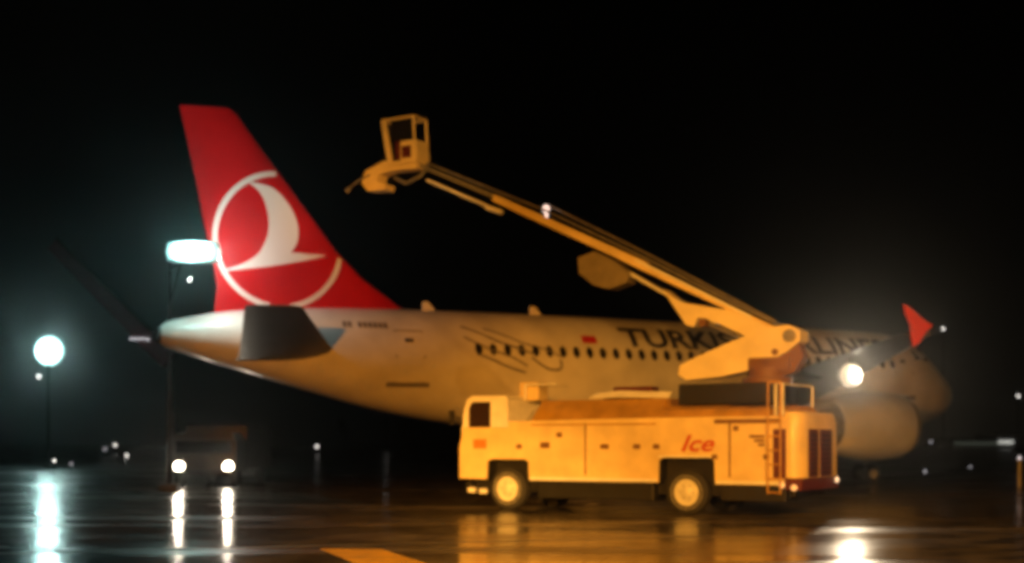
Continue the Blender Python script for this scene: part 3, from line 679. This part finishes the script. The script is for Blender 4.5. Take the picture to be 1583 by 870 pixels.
# ------------------------------------------------------------------ floodlight masts
def flood_mast(px, py, D, w_, h_, label, power, radius, small=None, col=(.35, .97, .92), back=0, polepx=None, rnd=False):
    p = at(px, py, D); Dp = D+back; pp = at(polepx or px, py, Dp)
    t = thing('floodlight_mast', label, 'floodlight', (pp.x, Dp, 0), 0, 'floodlight masts')
    lx, ly = p.x-pp.x, -back                       # lamp bank relative to the pole
    g = MB(); g.tube([(0, 0, 0), (0, 0, p.z+h_/2)], [.09, .05], 10); g.build('pole', 'pole', t)
    g = MB(); g.box(-.3, .3, -.3, .3, 0, .25, .02); g.build('footing', 'concrete', t)
    if back:
        g = MB(); g.tube([(0, 0, p.z), (lx, ly+.2, p.z)], .06, 8); g.tube([(0, 0, p.z-1.2), (lx*.5, ly*.5, p.z)], .04, 8); g.build('arm', 'pole', t)
    if rnd:
        g = MB(); g.lathe([(.02, w_*.54), (.12, w_*.54)], (lx, ly+.12, p.z), 'y', 24); hd = g.build('lamp_bank', 'pole', t)
    else:
        g = MB(); g.box(lx-w_/2-.05, lx+w_/2+.05, ly+.16, ly+.24, p.z-h_/2-.03, p.z+h_/2+.03, .02); hd = g.build('lamp_bank', 'pole', t)
    g = MB()                                       # one front over all the lamps, widened so its emission paints the halo
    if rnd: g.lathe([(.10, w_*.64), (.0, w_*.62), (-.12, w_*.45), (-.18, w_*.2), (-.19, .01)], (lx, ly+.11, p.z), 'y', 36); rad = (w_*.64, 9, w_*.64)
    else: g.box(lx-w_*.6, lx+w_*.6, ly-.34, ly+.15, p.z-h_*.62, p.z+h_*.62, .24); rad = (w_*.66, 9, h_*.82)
    g.build('lit_lamp', halo_lamp_mat('lamp_front_halo', (lx, ly, p.z), rad, 330 if rnd else 90, .12, (.70, 1, .96) if rnd else (.55, 1, .95)), hd)
    lamp('flood_light', 'POINT', (lx, ly-.6, p.z), power, col, t, radius)
    if back: lamp('added_fin_wash', 'POINT', (lx+w_/2+.15, ly+.1, p.z-.1), 230, (1, .95, .88), t, .08)  # extra point lamp added to whiten the fin and tail cone
    if small:
        q = at(*small, D); rr_ = .12 if not back else .05; g = MB(); g.lathe([(0, rr_), (-.06, rr_*.8), (-.08, .02)], (q.x-pp.x, ly, q.z), 'y', 12); g.tube([(q.x-pp.x, ly+.04, q.z), (q.x-pp.x, ly+.2, q.z+.12)], .02); g.build('side_lamp', 'l_dot', t)
    return t
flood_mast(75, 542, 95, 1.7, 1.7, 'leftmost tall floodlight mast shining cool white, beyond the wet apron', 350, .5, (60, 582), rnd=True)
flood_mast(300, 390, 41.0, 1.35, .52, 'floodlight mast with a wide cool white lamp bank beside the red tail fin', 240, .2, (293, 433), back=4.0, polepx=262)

# ------------------------------------------------------------------ small distant and edge lights
def far_lamp(px, py, D, label, dim=False, r=None, pole=True):
    p = at(px, py, D); t = thing('lamp_post' if p.z > .6 else 'edge_light', label, 'lamp', (p.x, D, 0), 0, 'small distant lights')
    r = r or D*1.9/F
    g = MB(); g.tube([(0, .0, 0), (0, .0, p.z-r)], max(.02, min(.08, D*.0004)), 6); g.build('post', 'pole', t)
    g = MB(); g.lathe([(-r, .01), (-r*.7, r*.7), (0, r), (r*.7, r*.7), (r, .01)], (0, 0, p.z), 'z', 12); g.build('lamp_head', 'l_dim' if dim else 'l_dot', t)
    return t
far = [(84, 712, 45, 'short marker lamp on a thin post above the bright reflection at lower left', 0), (110, 717, 80, 'dim marker lamp just right of the lower left marker post', 1),
 (162, 694, 150, 'faint leftmost lamp of three clustered left of the headlights', 1), (178, 688, 190, 'uppermost lamp of three clustered left of the headlights', 0), (196, 704, 140, 'rightmost lamp of three clustered left of the headlights', 0),
 (297, 661, 240, 'dim small lamp right above the dark truck cab', 1), (383, 675, 230, 'small white lamp above and right of the right headlight', 0), (405, 677, 230, 'faint reddish lamp beside the small white lamp right of the headlights', 1),
 (490, 690, 180, 'lone small lamp midway between headlights and yellow truck cab', 0), (597, 630, 260, 'small white lamp just under the rear belly of the airliner', 0),
 (1402, 677, 300, 'faint lamp right of the engine, near the terminal line', 1), (1430, 728, 75, 'small low light on the dark apron right of the engine', 1), (1458, 508, 260, 'white lamp just right of the red wing tip', 0),
 (1574, 612, 260, 'lamp high at the far right edge of the view', 0), (1500, 722, 90, 'very faint low light on the apron below the terminal lights', 1), (1439, 683, 320, 'dim lamp at the left end of the terminal light strip', 1)]
for px, py, D, lb_, dm in far: far_lamp(px, py, D, lb_, bool(dm))
# crosspiece of the near marker post
# bollard light at right edge
p = at(1576, 748, 50); t = thing('lamp_post', 'short pale marker post at the right edge of the apron', 'post', (p.x, 50, 0), 0)
g = MB(); g.tube([(0, 0, 0), (0, 0, 1.0)], .06, 8); g.build('post', 'cream', t)
g = MB(); g.lathe([(0, .07), (.1, .06), (.14, .01)], (0, 0, 1.0), 'z', 10); g.build('lamp_head', 'l_dim', t)
# terminal far off
D = 420; a, b = at(1472, 690, D), at(1600, 680, D)
t = thing('terminal_building', 'long low terminal far off at right with a lit window strip', 'building', (a.x, D, 0), 0)
g = MB(); g.box(0, 60, 0, 25, 0, 3.2); g.box(14, 40, 2, 20, 3.2, 4.6); g.build('wall', 'build', t)
for k in range(14):
    g = MB(); g.box(.6+k*1.0, 1.4+k*1.0, -.05, -.002, 1.1, 1.9); g.build('window', 'l_strip', t)
g = MB(); x = at(1545, 684, D).x-a.x; g.box(x-.3, x+4.2, -.4, -.1, 1.5, 2.4, .05); g.build('lit_canopy', 'l_bright', t)

# ------------------------------------------------------------------ sodium floods of the stand on unseen masts, plus beams added for single targets
SOD = (1, .44, .075)
def sodium_mast(x, y, z, label, beams):
    t = thing('unseen_floodlight', label, 'floodlight', (x, y, 0), 0, 'sodium floodlights behind the viewer')
    g = MB(); g.tube([(0, 0, 0), (0, 0, z+.2)], [.2, .12], 12); g.build('pole', 'pole', t)
    g = MB(); g.box(-1.3, 1.3, -.08, .08, z-.06, z+.06, .02); g.build('crossarm', 'pole', t)
    for i, (aim, power, cone, blend, col) in enumerate(beams):
        xx = -1.0+i*.8; g = MB(); g.box(xx-.25, xx+.25, .1, .35, z-.2, z+.2, .04); hb = g.build('lamp_housing', 'pole', t)
        g = MB(); g.box(xx-.2, xx+.2, .355, .375, z-.15, z+.15); g.build('lamp_glass', mat('stand_or_added_lens', (.9, .7, .4), .4, emit=col, es=8), hb)
        lamp('stand_or_added_beam', 'SPOT', (xx, .5, z), power, col, t, .25, (aim[0]-x, aim[1]-y, aim[2]), cone, blend)
sodium_mast(-2, -10, 5.2, 'low amber floodlight mast aimed at the truck, with beams added for taxi line and basket', [
    ((3.5, 31, 1.2), 23000, 20, .8, SOD),
    ((-1.6, 19, 0), 110000, 16, .9, SOD),  # beam added to brighten the taxi line
    ((-3.2, 34.5, 9.3), 46000, 10, .8, SOD)])  # beam added to brighten the basket
sodium_mast(-9, -6, 6.5, 'taller floodlight mast aimed at the airliner, with a beam added for its fin', [
    ((-4, 44, 2.5), 48000, 20, .9, (1, .31, .02)),
    ((8, 47, 3), 34000, 24, .8, (1, .34, .02)),
    ((-8.0, 45, 11.2), 36000, 10, .9, (1, .66, .44))])  # whiter beam added to lift the fin and emblem
sodium_mast(13, -4, 12, 'amber floodlight mast added to light the wet apron at the right', [
    ((9.5, 22, 0), 38000, 44, .9, (1, .40, .06))])  # unseen lamp added for the brown sheen on the apron

# ------------------------------------------------------------------ haze
g = MB(); g.box(-1260, 1260, -120, 1860, -1.2, 60)
hz = bpy.data.materials.new('haze'); hz.use_nodes = True; t = hz.node_tree
t.nodes.remove(t.nodes['Principled BSDF']); pv = t.nodes.new('ShaderNodeVolumePrincipled')
pv.inputs['Color'].default_value = (.9, .93, .95, 1); pv.inputs['Density'].default_value = .0006; pv.inputs['Anisotropy'].default_value = .94
t.links.new(pv.outputs[0], t.nodes['Material Output'].inputs['Volume'])
tag(g.build('haze', hz), 'thin damp night haze over the whole apron', None, None, 'stuff')
